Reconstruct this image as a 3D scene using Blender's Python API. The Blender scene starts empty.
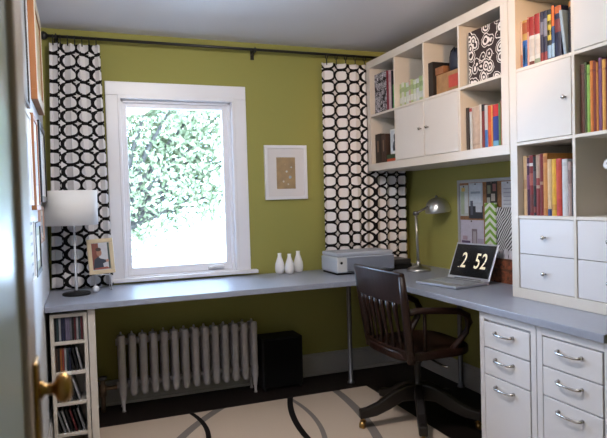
import bpy, bmesh, math, random
from mathutils import Vector, Matrix
random.seed(7)
C = bpy.context.scene.collection
PI = math.pi
F = -0.04            # floor height
D = 0.73             # desk top height
BW = 1.60            # window wall
LW = -2.165          # left wall
RW = 0.39            # right wall
RE = -2.36           # rear wall
CZ = 2.33            # ceiling

# ------------------------------------------------------------------ camera
def make_camera():
    f, yaw, pitch, roll = 579.576, 0.366429, -0.0324281, -0.0290225
    fw = Vector((math.sin(yaw)*math.cos(pitch), math.cos(yaw)*math.cos(pitch), math.sin(pitch)))
    r = fw.cross(Vector((0, 0, 1))).normalized()
    u = r.cross(fw)
    c, s = math.cos(roll), math.sin(roll)
    R, U = c*r + s*u, -s*r + c*u
    cam = bpy.data.cameras.new('camera')
    cam.sensor_fit = 'HORIZONTAL'
    cam.sensor_width = 36
    cam.lens = f/607*36
    cam.clip_start = 0.02
    cam.dof.use_dof = True
    cam.dof.focus_distance = 3.2
    cam.dof.aperture_fstop = 5.0
    o = bpy.data.objects.new('camera', cam)
    M = Matrix((R, U, -fw)).transposed().to_4x4()
    M.translation = (-1.97066, -2.29014, 1.23384)
    o.matrix_world = M
    C.objects.link(o)
    bpy.context.scene.camera = o
make_camera()

# ------------------------------------------------------------------ world, lights, exposure
sc = bpy.context.scene
sc.view_settings.view_transform = 'Standard'
sc.view_settings.look = 'None'
sc.view_settings.gamma = 1
sc.view_settings.use_curve_mapping = False
sc.view_settings.exposure = 0.0
w = bpy.data.worlds.new('sky')
sc.world = w
w.use_nodes = True
w.node_tree.nodes['Background'].inputs[0].default_value = (0.48, 0.69, 1.0, 1)
w.node_tree.nodes['Background'].inputs[1].default_value = 28.0

def lamp(name, kind, loc, energy, color, size=None, size_y=None, rot=(0, 0, 0), portal=False):
    l = bpy.data.lights.new(name, kind)
    l.energy = energy
    l.color = color
    if kind == 'AREA':
        l.size = size
        if size_y:
            l.shape = 'RECTANGLE'
            l.size_y = size_y
        if portal:
            l.cycles.is_portal = True
    elif size is not None:
        l.shadow_soft_size = size
    o = bpy.data.objects.new(name, l)
    o.location = loc
    o.rotation_euler = rot
    C.objects.link(o)
    return o
lamp('window_portal', 'AREA', (-1.35, BW+0.17, 1.34), 1, (1, 1, 1), 0.80, 1.22, (-PI/2, 0, 0), True)
LX, LY, LZ = -1.40, -0.30, 2.26
lamp('ceiling_bulb', 'POINT', (LX, LY, LZ), 73, (1.0, 0.94, 0.90), 0.14)
SX, SY, SZ = -0.62, -1.10, 2.20
sp = lamp('added_warm_spot', 'SPOT', (SX, SY, SZ), 62, (1.0, 0.60, 0.30), 0.05)  # added warm spot that tints the shelf interiors
sp.data.spot_size = math.radians(46); sp.data.spot_blend = 0.8
sp.rotation_euler = (Vector((0.12, 0.75, 1.80))-Vector((SX, SY, SZ))).to_track_quat('-Z', 'Y').to_euler()

# ------------------------------------------------------------------ helpers
def mat(name, col, rough=0.5, metal=0.0, spec=0.5, noise=0.0, nscale=8.0, bump=0.0, coat=0.0, col2=None, stretch=None):
    m = bpy.data.materials.new(name)
    m.use_nodes = True
    nt = m.node_tree
    b = nt.nodes['Principled BSDF']
    b.inputs['Base Color'].default_value = (*col, 1)
    b.inputs['Roughness'].default_value = rough
    b.inputs['Metallic'].default_value = metal
    b.inputs['Specular IOR Level'].default_value = spec
    b.inputs['Coat Weight'].default_value = coat
    if noise or bump:
        tc = nt.nodes.new('ShaderNodeTexCoord')
        n = nt.nodes.new('ShaderNodeTexNoise')
        n.inputs['Scale'].default_value = nscale
        n.inputs['Detail'].default_value = 5
        if stretch:
            mp = nt.nodes.new('ShaderNodeMapping')
            mp.inputs['Scale'].default_value = stretch
            nt.links.new(tc.outputs['Object'], mp.inputs[0])
            nt.links.new(mp.outputs[0], n.inputs['Vector'])
        else:
            nt.links.new(tc.outputs['Object'], n.inputs['Vector'])
        if noise:
            r = nt.nodes.new('ShaderNodeValToRGB')
            a = col2 if col2 else tuple(c*(1-noise) for c in col)
            r.color_ramp.elements[0].position = 0.35
            r.color_ramp.elements[1].position = 0.65
            r.color_ramp.elements[0].color = (*a, 1)
            r.color_ramp.elements[1].color = (*col, 1)
            nt.links.new(n.outputs['Fac'], r.inputs[0])
            nt.links.new(r.outputs[0], b.inputs['Base Color'])
        if bump:
            bm = nt.nodes.new('ShaderNodeBump')
            bm.inputs['Strength'].default_value = bump
            bm.inputs['Distance'].default_value = 0.004
            nt.links.new(n.outputs['Fac'], bm.inputs['Height'])
            nt.links.new(bm.outputs[0], b.inputs['Normal'])
    return m

class Sh:
    """small expression builder for shader maths"""
    def __init__(s, m):
        s.nt = m.node_tree
        s.b = s.nt.nodes['Principled BSDF']
        s.tc = s.nt.nodes.new('ShaderNodeTexCoord')
    def xyz(s, out='Object'):
        n = s.nt.nodes.new('ShaderNodeSeparateXYZ')
        s.nt.links.new(s.tc.outputs[out], n.inputs[0])
        return n.outputs
    def m(s, op, a, b=None, c=None):
        n = s.nt.nodes.new('ShaderNodeMath')
        n.operation = op
        for i, v in enumerate((a, b, c)):
            if v is None: continue
            if isinstance(v, (int, float)): n.inputs[i].default_value = v
            else: s.nt.links.new(v, n.inputs[i])
        return n.outputs[0]
    def mix(s, fac, c1, c2):
        n = s.nt.nodes.new('ShaderNodeMix')
        n.data_type = 'RGBA'
        s.nt.links.new(fac, n.inputs[0])
        for i, v in ((6, c1), (7, c2)):
            if isinstance(v, tuple): n.inputs[i].default_value = (*v, 1)
            else: s.nt.links.new(v, n.inputs[i])
        return n.outputs[2]
    def band(s, d, half):     # 1 where |d| < half
        return s.m('LESS_THAN', s.m('ABSOLUTE', d), half)
    def base(s, c):
        s.nt.links.new(c, s.b.inputs['Base Color'])

class MB:
    def __init__(s):
        s.v = []; s.f = []; s.mi = []; s.cur = 0; s.uv = None; s.sm = []; s.smooth = False
    def face(s, idx):
        s.f.append(idx); s.mi.append(s.cur); s.sm.append(s.smooth)
    def box(s, x0, x1, y0, y1, z0, z1, M=None):
        if x0 > x1: x0, x1 = x1, x0
        if y0 > y1: y0, y1 = y1, y0
        if z0 > z1: z0, z1 = z1, z0
        b = len(s.v)
        p = [(x0,y0,z0),(x1,y0,z0),(x1,y1,z0),(x0,y1,z0),(x0,y0,z1),(x1,y0,z1),(x1,y1,z1),(x0,y1,z1)]
        s.v += [tuple(M @ Vector(q)) if M else q for q in p]
        for q in ((0,3,2,1),(4,5,6,7),(0,1,5,4),(1,2,6,5),(2,3,7,6),(3,0,4,7)):
            s.face([b+i for i in q])
        return s
    def prism(s, poly, z0, z1, M=None):   # poly ccw in xy
        b = len(s.v); n = len(poly)
        for z in (z0, z1):
            for x, y in poly:
                p = Vector((x, y, z))
                s.v.append(tuple(M @ p) if M else tuple(p))
        s.face([b+i for i in range(n)][::-1])
        s.face([b+n+i for i in range(n)])
        for i in range(n):
            j = (i+1) % n
            s.face([b+i, b+j, b+n+j, b+n+i])
        return s
    def lathe(s, prof, cx=0, cy=0, cz=0, n=24, M=None):  # prof: (r,z) from bottom to top
        b = len(s.v); sm = s.smooth; s.smooth = True
        for r, z in prof:
            for i in range(n):
                a = 2*PI*i/n
                p = Vector((r*math.cos(a), r*math.sin(a), z))
                if M: p = M @ p
                s.v.append((p.x+cx, p.y+cy, p.z+cz))
        for k in range(len(prof)-1):
            for i in range(n):
                j = (i+1) % n
                s.face([b+k*n+i, b+k*n+j, b+(k+1)*n+j, b+(k+1)*n+i])
        s.face([b+i for i in range(n)][::-1])
        s.face([b+(len(prof)-1)*n+i for i in range(n)])
        s.smooth = sm
        return s
    def tube(s, path, r, n=12, ry=None, up=(0, 0, 1)):
        """elliptical tube along path; r may be list; ry = half size along 'up' side"""
        b = len(s.v); sm = s.smooth; s.smooth = True
        P = [Vector(p) for p in path]
        R = r if isinstance(r, (list, tuple)) else [r]*len(P)
        for k, p in enumerate(P):
            if k == 0: t = P[1]-P[0]
            elif k == len(P)-1: t = P[-1]-P[-2]
            else: t = (P[k+1]-P[k]).normalized()+(P[k]-P[k-1]).normalized()
            t.normalize()
            U = Vector(up)
            if abs(t.dot(U)) > 0.95: U = Vector((0, 1, 0)) if abs(t.y) < .9 else Vector((1, 0, 0))
            a = t.cross(U).normalized(); c = a.cross(t).normalized()
            q = R[k]*(ry/(R[0]) if ry else 1)
            for i in range(n):
                an = 2*PI*i/n
                s.v.append(tuple(p + a*(R[k]*math.cos(an)) + c*(q*math.sin(an))))
        for k in range(len(P)-1):
            for i in range(n):
                j = (i+1) % n
                s.face([b+k*n+i, b+k*n+j, b+(k+1)*n+j, b+(k+1)*n+i])
        s.face([b+i for i in range(n)][::-1])
        s.face([b+(len(P)-1)*n+i for i in range(n)])
        s.smooth = sm
        return s
    def torus(s, c, R, r, axis='x', n=20, k=8):
        b = len(s.v); sm = s.smooth; s.smooth = True
        for i in range(n):
            a = 2*PI*i/n
            for j in range(k):
                e = 2*PI*j/k
                u, v, h = (R+r*math.cos(e))*math.cos(a), (R+r*math.cos(e))*math.sin(a), r*math.sin(e)
                p = {'x': (h, u, v), 'y': (u, h, v), 'z': (u, v, h)}[axis]
                s.v.append((c[0]+p[0], c[1]+p[1], c[2]+p[2]))
        for i in range(n):
            for j in range(k):
                s.face([b+i*k+j, b+((i+1) % n)*k+j, b+((i+1) % n)*k+(j+1) % k, b+i*k+(j+1) % k])
        s.smooth = sm
        return s
    def build(s, name, m, parent=None, bevel=0.0, seg=2, local=False, smooth=False):
        off = Vector((0, 0, 0))
        if parent is not None and not local:
            q = parent
            while q is not None:
                off += q.location; q = q.parent
        me = bpy.data.meshes.new(name)
        me.from_pydata([tuple(Vector(v)-off) for v in s.v], [], s.f)
        for mm in (m if isinstance(m, (list, tuple)) else [m]):
            me.materials.append(mm)
        for p, i, sm in zip(me.polygons, s.mi, s.sm):
            p.material_index = i
            p.use_smooth = sm or smooth
        if s.uv:
            ul = me.uv_layers.new(name='UVMap')
            for l in me.loops: ul.data[l.index].uv = s.uv[l.vertex_index]
        bm = bmesh.new(); bm.from_mesh(me)
        bmesh.ops.recalc_face_normals(bm, faces=bm.faces)
        bm.to_mesh(me); bm.free()
        o = bpy.data.objects.new(name, me)
        if parent is not None: o.parent = parent
        C.objects.link(o)
        if bevel:
            md = o.modifiers.new('bevel', 'BEVEL')
            md.width = bevel; md.segments = seg; md.limit_method = 'ANGLE'; md.angle_limit = 0.6
        return o

def tag(o, label, cat, group=None, kind=None):
    if label: o['label'] = label
    if cat: o['category'] = cat
    if group: o['group'] = group
    if kind: o['kind'] = kind
    return o
def thing(name, label, cat, loc=(0, 0, 0), group=None, rz=0):
    o = bpy.data.objects.new(name, None)
    o.empty_display_size = 0.05
    o.location = loc; o.rotation_euler = (0, 0, rz)
    C.objects.link(o)
    return tag(o, label, cat, group)
def struct(mb, name, m, bevel=0.0, parent=None):
    o = mb.build(name, m, parent, bevel)
    if parent is None: o['kind'] = 'structure'
    return o
def dup(o, loc):
    r = o.copy(); C.objects.link(r); r.location = loc
    for ch in o.children:
        c = ch.copy(); C.objects.link(c); c.parent = r
        for g in ch.children:
            d = g.copy(); C.objects.link(d); d.parent = c
    return r
ORD = ['first', 'second', 'third', 'fourth', 'fifth', 'sixth', 'seventh', 'eighth', 'ninth', 'tenth', 'eleventh', 'twelfth', 'thirteenth', 'fourteenth', 'fifteenth']

# ------------------------------------------------------------------ materials
M = {}
M['green'] = mat('olive_paint', (0.320, 0.301, 0.085), 0.75, spec=0.25, bump=0.05, nscale=120)
M['wallwhite'] = mat('white_wall_paint', (0.72, 0.75, 0.80), 0.6, spec=0.3, bump=0.04, nscale=120)
M['ceil'] = mat('ceiling_paint', (0.74, 0.73, 0.76), 0.85, spec=0.2)
M['trim'] = mat('white_trim_paint', (0.86, 0.85, 0.89), 0.35, noise=0.03, nscale=3)
M['basebd'] = mat('shaded_baseboard', (0.45, 0.43, 0.41), 0.45, noise=0.1, nscale=6)  # white boards, darkened in colour for the shade under the desk
M['floor'] = mat('dark_floor', (0.010, 0.006, 0.005), 0.55, spec=.25, noise=0.5, nscale=6, stretch=(12, 1, 1))
M['lam'] = mat('white_laminate', (0.66, 0.605, 0.54), 0.42, noise=0.02, nscale=4)
M['doorlam'] = mat('door_laminate', (0.66, 0.615, 0.575), 0.42, noise=0.02, nscale=4)
M['lamlow'] = mat('white_steel', (0.66, 0.64, 0.65), 0.40, noise=0.02, nscale=4)
M['edge'] = mat('warm_white_laminate', (0.76, 0.66, 0.53), 0.5, noise=0.03, nscale=4)
M['desk'] = mat('grey_desk_laminate', (0.30, 0.325, 0.40), 0.30, noise=0.05, nscale=30)
M['steel'] = mat('brushed_steel', (0.55, 0.54, 0.52), 0.28, 1.0)
M['nickel'] = mat('nickel', (0.50, 0.47, 0.44), 0.25, 1.0)
M['dkmetal'] = mat('grey_metal', (0.20, 0.20, 0.22), 0.4, 0.8)
M['black'] = mat('black_metal', (0.012, 0.011, 0.011), 0.4)
M['brass'] = mat('aged_brass', (0.50, 0.30, 0.10), 0.28, 1.0, noise=0.35, nscale=25)
M['wood'] = mat('mahogany', (0.024, 0.008, 0.0045), 0.42, spec=.3, coat=0.04, noise=0.5, nscale=9, stretch=(1, 1, 0.15))
M['wooddk'] = mat('dark_mahogany', (0.008, 0.005, 0.004), 0.4, noise=0.4, nscale=9, stretch=(1, 1, 0.15))
M['plastic'] = mat('dark_plastic', (0.008, 0.008, 0.009), 0.6, spec=.25)
M['white'] = mat('white_ceramic', (0.82, 0.80, 0.80), 0.22)
M['paper'] = mat('paper', (0.80, 0.78, 0.72), 0.8)
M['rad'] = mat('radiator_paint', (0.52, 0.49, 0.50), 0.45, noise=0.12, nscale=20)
M['oak'] = mat('orange_oak', (0.36, 0.14, 0.045), 0.45, noise=0.3, nscale=8, stretch=(1, 1, 0.1))
M['cream'] = mat('oak_sheen_cream', (0.78, 0.70, 0.56), 0.4, noise=0.03)  # pale tone of the oak front, reflected light put into the colour
M['shade'] = mat('lampshade_linen', (0.93, 0.92, 0.91), 0.9, bump=0.1, nscale=200)
_n = M['shade'].node_tree
_t = _n.nodes.new('ShaderNodeBsdfTranslucent'); _t.inputs[0].default_value = (.9, .88, .86, 1)
_x = _n.nodes.new('ShaderNodeMixShader'); _x.inputs[0].default_value = .22
_n.links.new(_n.nodes['Principled BSDF'].outputs[0], _x.inputs[1]); _n.links.new(_t.outputs[0], _x.inputs[2])
_n.links.new(_x.outputs[0], _n.nodes['Material Output'].inputs[0])
def ptree(name, alpha_col):
    m = bpy.data.materials.new(name); m.use_nodes = True
    nt = m.node_tree; b = nt.nodes['Principled BSDF']; nt.nodes.remove(b)
    out = nt.nodes['Material Output']
    t = nt.nodes.new('ShaderNodeBsdfTransparent'); t.inputs[0].default_value = (*alpha_col, 1)
    g = nt.nodes.new('ShaderNodeBsdfGlossy'); g.inputs['Roughness'].default_value = 0.02
    fr = nt.nodes.new('ShaderNodeFresnel'); fr.inputs[0].default_value = 1.45
    mx = nt.nodes.new('ShaderNodeMixShader')
    nt.links.new(fr.outputs[0], mx.inputs[0]); nt.links.new(t.outputs[0], mx.inputs[1]); nt.links.new(g.outputs[0], mx.inputs[2])
    nt.links.new(mx.outputs[0], out.inputs[0])
    return m
M['glass'] = ptree('pane_glass', (0.97, 0.98, 0.98))
_flat = {}
def flat(col, rough=0.55):
    k = tuple(round(c, 3) for c in col)+(rough,)
    if k not in _flat: _flat[k] = mat('cover_colour', col, rough, noise=0.12, nscale=40)
    return _flat[k]

# cloth with interlocking black ovals; u,v in metres
def cloth_mat():
    m = mat('oval_print_cloth', (0.80, 0.79, 0.80), 0.9, spec=0.1)
    s = Sh(m); x = s.xyz('UV')
    cw, ch = 0.150, 0.0840
    px = s.m('SUBTRACT', s.m('FRACT', s.m('DIVIDE', x[0], cw)), 0.5)
    pz = s.m('SUBTRACT', s.m('FRACT', s.m('DIVIDE', x[1], ch)), 0.5)
    r = s.m('POWER', s.m('ADD', s.m('POWER', s.m('ABSOLUTE', px), 2.15), s.m('POWER', s.m('ABSOLUTE', pz), 2.15)), 1/2.15)
    ring = s.band(s.m('SUBTRACT', r, 0.470), 0.082)
    bar = s.m('MULTIPLY', s.m('LESS_THAN', s.m('SUBTRACT', 0.5, s.m('ABSOLUTE', pz)), 0.12), s.m('LESS_THAN', s.m('ABSOLUTE', px), 0.26))
    blk = s.m('MAXIMUM', ring, bar)
    s.base(s.mix(blk, (0.78, 0.75, 0.76), (0.010, 0.009, 0.010)))
    return m
M['cloth'] = cloth_mat()
def floral_mat(name, c1, c2, scale):
    m = mat(name, c1, 0.7); s = Sh(m)
    v = s.nt.nodes.new('ShaderNodeTexVoronoi'); v.inputs['Scale'].default_value = scale
    n = s.nt.nodes.new('ShaderNodeTexNoise'); n.inputs['Scale'].default_value = scale*1.6
    add = s.nt.nodes.new('ShaderNodeMixRGB'); add.inputs[0].default_value = 0.02
    s.nt.links.new(s.tc.outputs['Object'], n.inputs[0])
    s.nt.links.new(s.tc.outputs['Object'], add.inputs[1]); s.nt.links.new(n.outputs['Color'], add.inputs[2])
    s.nt.links.new(add.outputs[0], v.inputs['Vector'])
    d = v.outputs['Distance']
    w = s.m('SINE', s.m('MULTIPLY', d, 24.0))
    petal = s.m('MULTIPLY', s.m('GREATER_THAN', w, -0.15), s.m('LESS_THAN', d, 0.58))
    s.base(s.mix(petal, c1, c2))
    return m
M['floral'] = floral_mat('brown_floral_print', (0.022, 0.010, 0.010), (0.74, 0.68, 0.64), 17)
M['floral2'] = floral_mat('black_floral_print', (0.012, 0.010, 0.014), (0.62, 0.60, 0.66), 30)
def rug_mat():
    m = mat('rug_wool', (0.50, 0.40, 0.31), 0.95, spec=0.05, bump=0.4, nscale=400); s = Sh(m); x = s.xyz()
    base = (0.52, 0.42, 0.33)
    def circ(p, q, r):
        ax, ay = p; bx, by = q; cx, cy = r
        d = 2*(ax*(by-cy)+bx*(cy-ay)+cx*(ay-by))
        ux = ((ax*ax+ay*ay)*(by-cy)+(bx*bx+by*by)*(cy-ay)+(cx*cx+cy*cy)*(ay-by))/d
        uy = ((ax*ax+ay*ay)*(cx-bx)+(bx*bx+by*by)*(ax-cx)+(cx*cx+cy*cy)*(bx-ax))/d
        return ux, uy, math.hypot(ax-ux, ay-uy)
    def ring(c, half):
        dx = s.m('SUBTRACT', x[0], c[0]); dy = s.m('SUBTRACT', x[1], c[1])
        d = s.m('SQRT', s.m('ADD', s.m('MULTIPLY', dx, dx), s.m('MULTIPLY', dy, dy)))
        return s.band(s.m('SUBTRACT', d, c[2]), half)
    col = s.mix(ring(circ((-.442, 1.12), (-.47, .80), (-.548, .42)), .026), base, (0.20, 0.175, 0.16))
    col = s.mix(ring(circ((-.764, 1.153), (-.745, .874), (-.784, .60)), .014), col, (0.20, 0.175, 0.16))
    col = s.mix(ring((0.16, -0.25, 2.0), .026), col, (0.20, 0.175, 0.16))
    col = s.mix(ring(circ((-.765, 1.182), (-.85, .90), (-.887, .637)), .018), col, (0.012, 0.010, 0.010))
    col = s.mix(ring(circ((-1.41, 1.24), (-1.36, 1.0), (-1.38, .76)), .014), col, (0.012, 0.010, 0.010))
    s.base(col)
    return m
M['rug'] = rug_mat()

# ------------------------------------------------------------------ room shell
struct(MB().box(LW-.1, RW+.1, RE-.1, BW+.18, F-.06, F), 'floor', M['floor'])
struct(MB().box(LW-.1, RW+.1, RE-.1, BW+.18, CZ, CZ+.12), 'ceiling', M['ceil'])
WX0, WX1, WZ0, WZ1 = -1.735, -0.965, 0.765, 1.945       # rough window opening
b = MB(); T = BW+.18
b.box(LW-.1, WX0, BW, T, F, CZ).box(WX1, RW+.1, BW, T, F, CZ).box(WX0, WX1, BW, T, F, WZ0).box(WX0, WX1, BW, T, WZ1, CZ)
struct(b, 'wall_back', M['green'])
struct(MB().box(LW-.1, LW, RE-.1, BW, F, CZ), 'wall_left', M['wallwhite'])
struct(MB().box(RW, RW+.1, RE-.1, BW, F, CZ), 'wall_right', M['green'])
b = MB(); DX0, DX1, DZ = -2.10, -1.28, 2.0
b.box(LW, DX0, RE-.1, RE, F, CZ).box(DX1, RW, RE-.1, RE, F, CZ).box(DX0, DX1, RE-.1, RE, DZ, CZ)
struct(b, 'wall_rear', M['green'])
b = MB(); HY = RE-1.6
b.box(LW-.1, RW+.1, HY-.1, HY, F-.06, CZ+.12).box(LW-.1, LW, HY, RE-.1, F-.06, CZ).box(RW, RW+.1, HY, RE-.1, F-.06, CZ).box(LW, RW, HY, RE-.1, F-.06, F).box(LW-.1, RW+.1, HY, RE-.1, CZ, CZ+.12)
struct(b, 'hall_light_block', M['wallwhite'])  # unseen hall shell added to keep sky light out of the doorway
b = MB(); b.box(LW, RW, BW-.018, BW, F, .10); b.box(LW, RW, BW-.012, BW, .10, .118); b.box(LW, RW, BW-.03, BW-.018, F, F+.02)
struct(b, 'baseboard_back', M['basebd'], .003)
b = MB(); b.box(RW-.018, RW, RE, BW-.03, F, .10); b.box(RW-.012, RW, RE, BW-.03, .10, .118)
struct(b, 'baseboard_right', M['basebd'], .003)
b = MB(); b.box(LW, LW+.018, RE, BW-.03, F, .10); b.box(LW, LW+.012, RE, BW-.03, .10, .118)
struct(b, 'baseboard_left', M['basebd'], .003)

# window: casing, jamb, sash, pane, sill, crank
CY = BW-.02
win = MB()
win.box(-1.800, -1.722, CY, BW, .765, 1.935).box(-.972, -.885, CY, BW, .765, 1.935).box(-1.800, -.885, CY, BW, 1.935, 2.022)
winO = struct(win, 'window_1', M['trim'], .004)
b = MB()
b.box(-1.727, -1.708, CY-.006, BW+.09, .765, 1.925).box(-.986, -.967, CY-.006, BW+.09, .765, 1.925).box(-1.727, -.967, CY-.006, BW+.09, 1.915, 1.94)
b.box(-1.72, -.97, BW, BW+.10, .752, .772)
b.build('jamb', M['trim'], winO, .003)
b = MB(); SY0, SY1 = BW+.045, BW+.085
b.box(-1.708, -1.668, SY0, SY1, .772, 1.915).box(-1.040, -.986, SY0, SY1, .772, 1.915)
b.box(-1.668, -1.040, SY0, SY1, 1.868, 1.915).box(-1.668, -1.040, SY0, SY1, .772, .822)
b.box(-1.708, -.986, SY0-.022, SY0, 1.897, 1.915).box(-1.708, -1.69, SY0-.022, SY0, .772, 1.915).box(-1.004, -.986, SY0-.022, SY0, .772, 1.915)
b.build('sash', M['trim'], winO, .003)
MB().box(-1.67, -1.038, SY0+.018, SY0+.024, .82, 1.87).build('pane', M['glass'], winO)
b = MB(); b.box(-1.825, -.84, BW-.052, BW, .742, .766)
b.build('sill', M['trim'], winO, .004)
b = MB(); b.box(-1.17, -1.06, SY0-.02, SY0, .785, .802); b.tube([(-1.07, SY0-.03, .80), (-1.12, SY0-.05, .806), (-1.17, SY0-.06, .80)], .008, 8)
b.build('crank_handle', M['white'], winO, .002)

# outside: pale ground, tree
g = MB().box(-30, 30, BW+.3, 60, -.75, -.7)
struct(g, 'ground', mat('pale_paving', (0.72, 0.72, 0.70), 0.9, noise=0.1, nscale=2))
def tree(cx, cy, label, n, blobs, seed, leaf):
    rnd = random.Random(seed)
    t = thing('leafy_tree', label, 'tree', (cx, cy, -.7))
    tb = MB(); tb.tube([(cx, cy, -.7), (cx+.03, cy, .6), (cx-.05, cy+.1, 1.6), (cx, cy, 2.6)], [.16, .13, .10, .05], 10)
    for bx, bz, r, dy in blobs:
        tb.tube([(cx, cy, .7), (cx+bx*.5, cy+dy*.5, (bz+.7)*.5+.2), (cx+bx, cy+dy, bz)], [.06, .04, .015], 6)
    tb.build('trunk', mat('bark', (0.06, 0.05, 0.04), 0.9, noise=0.4), t)
    lb = MB()
    for bx, bz, r, dy in blobs:
        for i in range(int(n*r*r)):
            while True:
                p = Vector((rnd.uniform(-1, 1), rnd.uniform(-1, 1), rnd.uniform(-1, 1)))
                if .25 < p.length < 1: break
            p = p*r + Vector((cx+bx, cy+dy, bz))
            a = Vector((rnd.gauss(0, 1), rnd.gauss(0, 1), rnd.gauss(0, 1))).normalized()
            c = a.cross(Vector((rnd.gauss(0, 1), rnd.gauss(0, 1), rnd.gauss(0, 1)))).normalized()
            L, W = leaf*rnd.uniform(.7, 1.3), leaf*.5
            k = len(lb.v)
            lb.v += [tuple(p-a*L), tuple(p+c*W), tuple(p+a*L), tuple(p-c*W)]
            lb.cur = rnd.randrange(2)
            lb.face([k, k+1, k+2, k+3])
    lb.build('foliage', [mat('leaf', (0.145, 0.165, 0.090), 0.8, spec=.05), mat('leaf_light', (0.205, 0.212, 0.125), 0.8, spec=.05)], t)
rb = random.Random(4)
crown = [(dx+rb.uniform(-.12, .12), z+rb.uniform(-.12, .12), rb.uniform(.42, .58), rb.uniform(-.3, .3)) for dx in (.1, .65, 1.2, 1.75, 2.3) for z in (1.55, 2.05, 2.6, 3.15)]
crown += [(.25, .60, .42, 0), (.70, .95, .45, .1), (1.20, 1.10, .42, 0), (1.70, 1.20, .35, 0), (-.4, 2.3, .6, 0), (2.8, 2.4, .5, 0), (.3, 1.0, .4, 0)]
tree(-1.45, 8.2, 'leafy pale green tree outside the window', 1250, crown, 3, .064)
tree(-2.6, 15.5, 'taller pale tree further away behind the one outside the window', 420,
     [(2.6, 2.4, 1.0, 0), (3.7, 3.1, 1.1, .2), (4.5, 3.6, 1.1, -.2), (3.0, 3.9, 1.1, .1), (1.4, 2.0, .9, 0), (.5, 2.9, 1.2, 0), (3.4, 4.7, 1.0, .2)], 5, .085)

# rear door, open against the left wall, knob towards the room
dr = MB(); X0, X1, Y0, Y1 = -2.076, -2.036, -2.33, -1.40
dr.box(X0, X1, Y1-.12, Y1, F+.01, 1.98).box(X0, X1, Y0, Y0+.12, F+.01, 1.98)
dr.box(X0, X1, Y0+.12, Y1-.12, F+.01, F+.24).box(X0, X1, Y0+.12, Y1-.12, 1.86, 1.98).box(X0, X1, Y0+.12, Y1-.12, .80, .92)
door = struct(dr, 'door_1', mat('tan_door_paint', (0.46, 0.36, 0.30), 0.4, noise=0.05), .003)
b = MB(); b.box(X0+.01, X1-.008, Y0+.12, Y1-.12, F+.24, .80).box(X0+.01, X1-.008, Y0+.12, Y1-.12, .92, 1.86)
b.build('panel', mat('white_door_paint', (0.50, 0.56, 0.55), 0.25), door)
b = MB(); b.box(X1, X1+.006, Y1-.078, Y1-.032, .86, 1.035); b.build('backplate', M['brass'], door, .004)
kb = MB(); rot = Matrix.Rotation(PI/2, 3, 'Y'); KY, KZ = -1.455, .993
kb.lathe([(.012, 0), (.012, .003), (.0075, .006), (.007, .015), (.010, .018), (.017, .021), (.0205, .026), (.0205, .031), (.017, .037), (.009, .040), (.002, .0405)], X1+.006, KY, KZ, 24, rot)
kb.build('door_knob', M['brass'], door)

# ------------------------------------------------------------------ rug
b = MB(); b.box(-2.05, -.212, -1.15, 1.195, F, F+.008)
tag(b.build('area_rug', M['rug'], None, .003), 'cream rug with black and grey curved lines on the dark floor', 'rug')

# ------------------------------------------------------------------ desk
desk = thing('corner_desk', 'grey topped corner desk running under the window and along the right wall', 'desk', (-.9, 1.2, F))
cor = [(-.27-.03+.03*math.sin(a), .915-.03+.03*math.cos(a)) for a in (0, .52, 1.05, PI/2)]
cor = [(-.30, .915), (-.279, .906), (-.27, .885)]
poly = [(LW+.002, .915)]+cor+[(-.27, -.775), (RW-.002, -.775), (RW-.002, BW-.032), (LW+.002, BW-.032)]
MB().prism(poly, .698, D).build('tabletop', M['desk'], desk, .003)
for x, y in ((-.271, 1.313), (.348, .914)):
    b = MB(); b.lathe([(.024, F), (.024, F+.012), (.016, F+.02), (.016, .67), (.035, .69), (.035, .698)], x, y, 0, 16)
    b.build('leg', M['dkmetal'], desk)
MB().box(-1.958, -1.922, .945, 1.50, F, .697).build('side_panel', M['lam'], desk, .002)

# ------------------------------------------------------------------ shelving
def knob(parent, x, y, z, m=None):
    b = MB(); rot = Matrix.Rotation(-PI/2, 3, 'Y')
    b.lathe([(.004, 0), (.004, .010), (.009, .014), (.010, .018), (.008, .022), (.002, .024)], x, y, z, 14, rot)
    b.build('knob', m or M['nickel'], parent)
wu = thing('wall_shelf_unit', 'white cube shelf unit of two rows hung high on the right wall above the laptop', 'shelf unit', (.195, .745, 1.43))
b = MB(); XB = RW-.002
b.box(0, XB, .002, 1.49, 1.43, 1.48).box(0, XB, .002, 1.49, 2.165, 2.215).box(0, XB, .002, .055, 1.48, 2.165).box(0, XB, 1.44, 1.49, 1.48, 2.165)
b.build('frame', M['lam'], wu, .0015)
divY = [1.0975, .7475, .3975]
cells = [(1.44, 1.105), (1.09, .755), (.74, .405), (.39, .055)]
MB().box(.001, XB, .055, 1.44, 1.815, 1.83).build('shelf', M['lam'], wu, .001)
for y in divY:
    for z0, z1 in ((1.48, 1.815), (1.83, 2.165)):
        MB().box(.001, XB, y-.0075, y+.0075, z0, z1).build('divider', M['lam'], wu, .001)
for i, (ya, yb) in enumerate(cells[1:3]):
    d = MB().box(-.001, .018, yb+.002, ya-.002, 1.482, 1.813).build('door', M['doorlam'], wu, .0015)
    knob(d, -.001, (.782 if i == 0 else .705), 1.652)
ru = thing('shelving_unit', 'tall white cube bookcase with doors and drawers standing on the right side of the desk', 'bookcase', (.195, -.395, D))
b = MB(); YA, YB = -.002, -.79
b.box(0, XB, YB, YA, .731, .78).box(0, XB, YB, YA, 2.165, 2.215).box(0, XB, -.05, YA, .78, 2.165).box(0, XB, YB, YB+.05, .78, 2.165)
b.build('frame', M['lam'], ru, .0015)
rows = [(.78, 1.115), (1.13, 1.465), (1.48, 1.815), (1.83, 2.165)]
cols = [(-.05, -.385), (-.40, -.74)]
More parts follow.
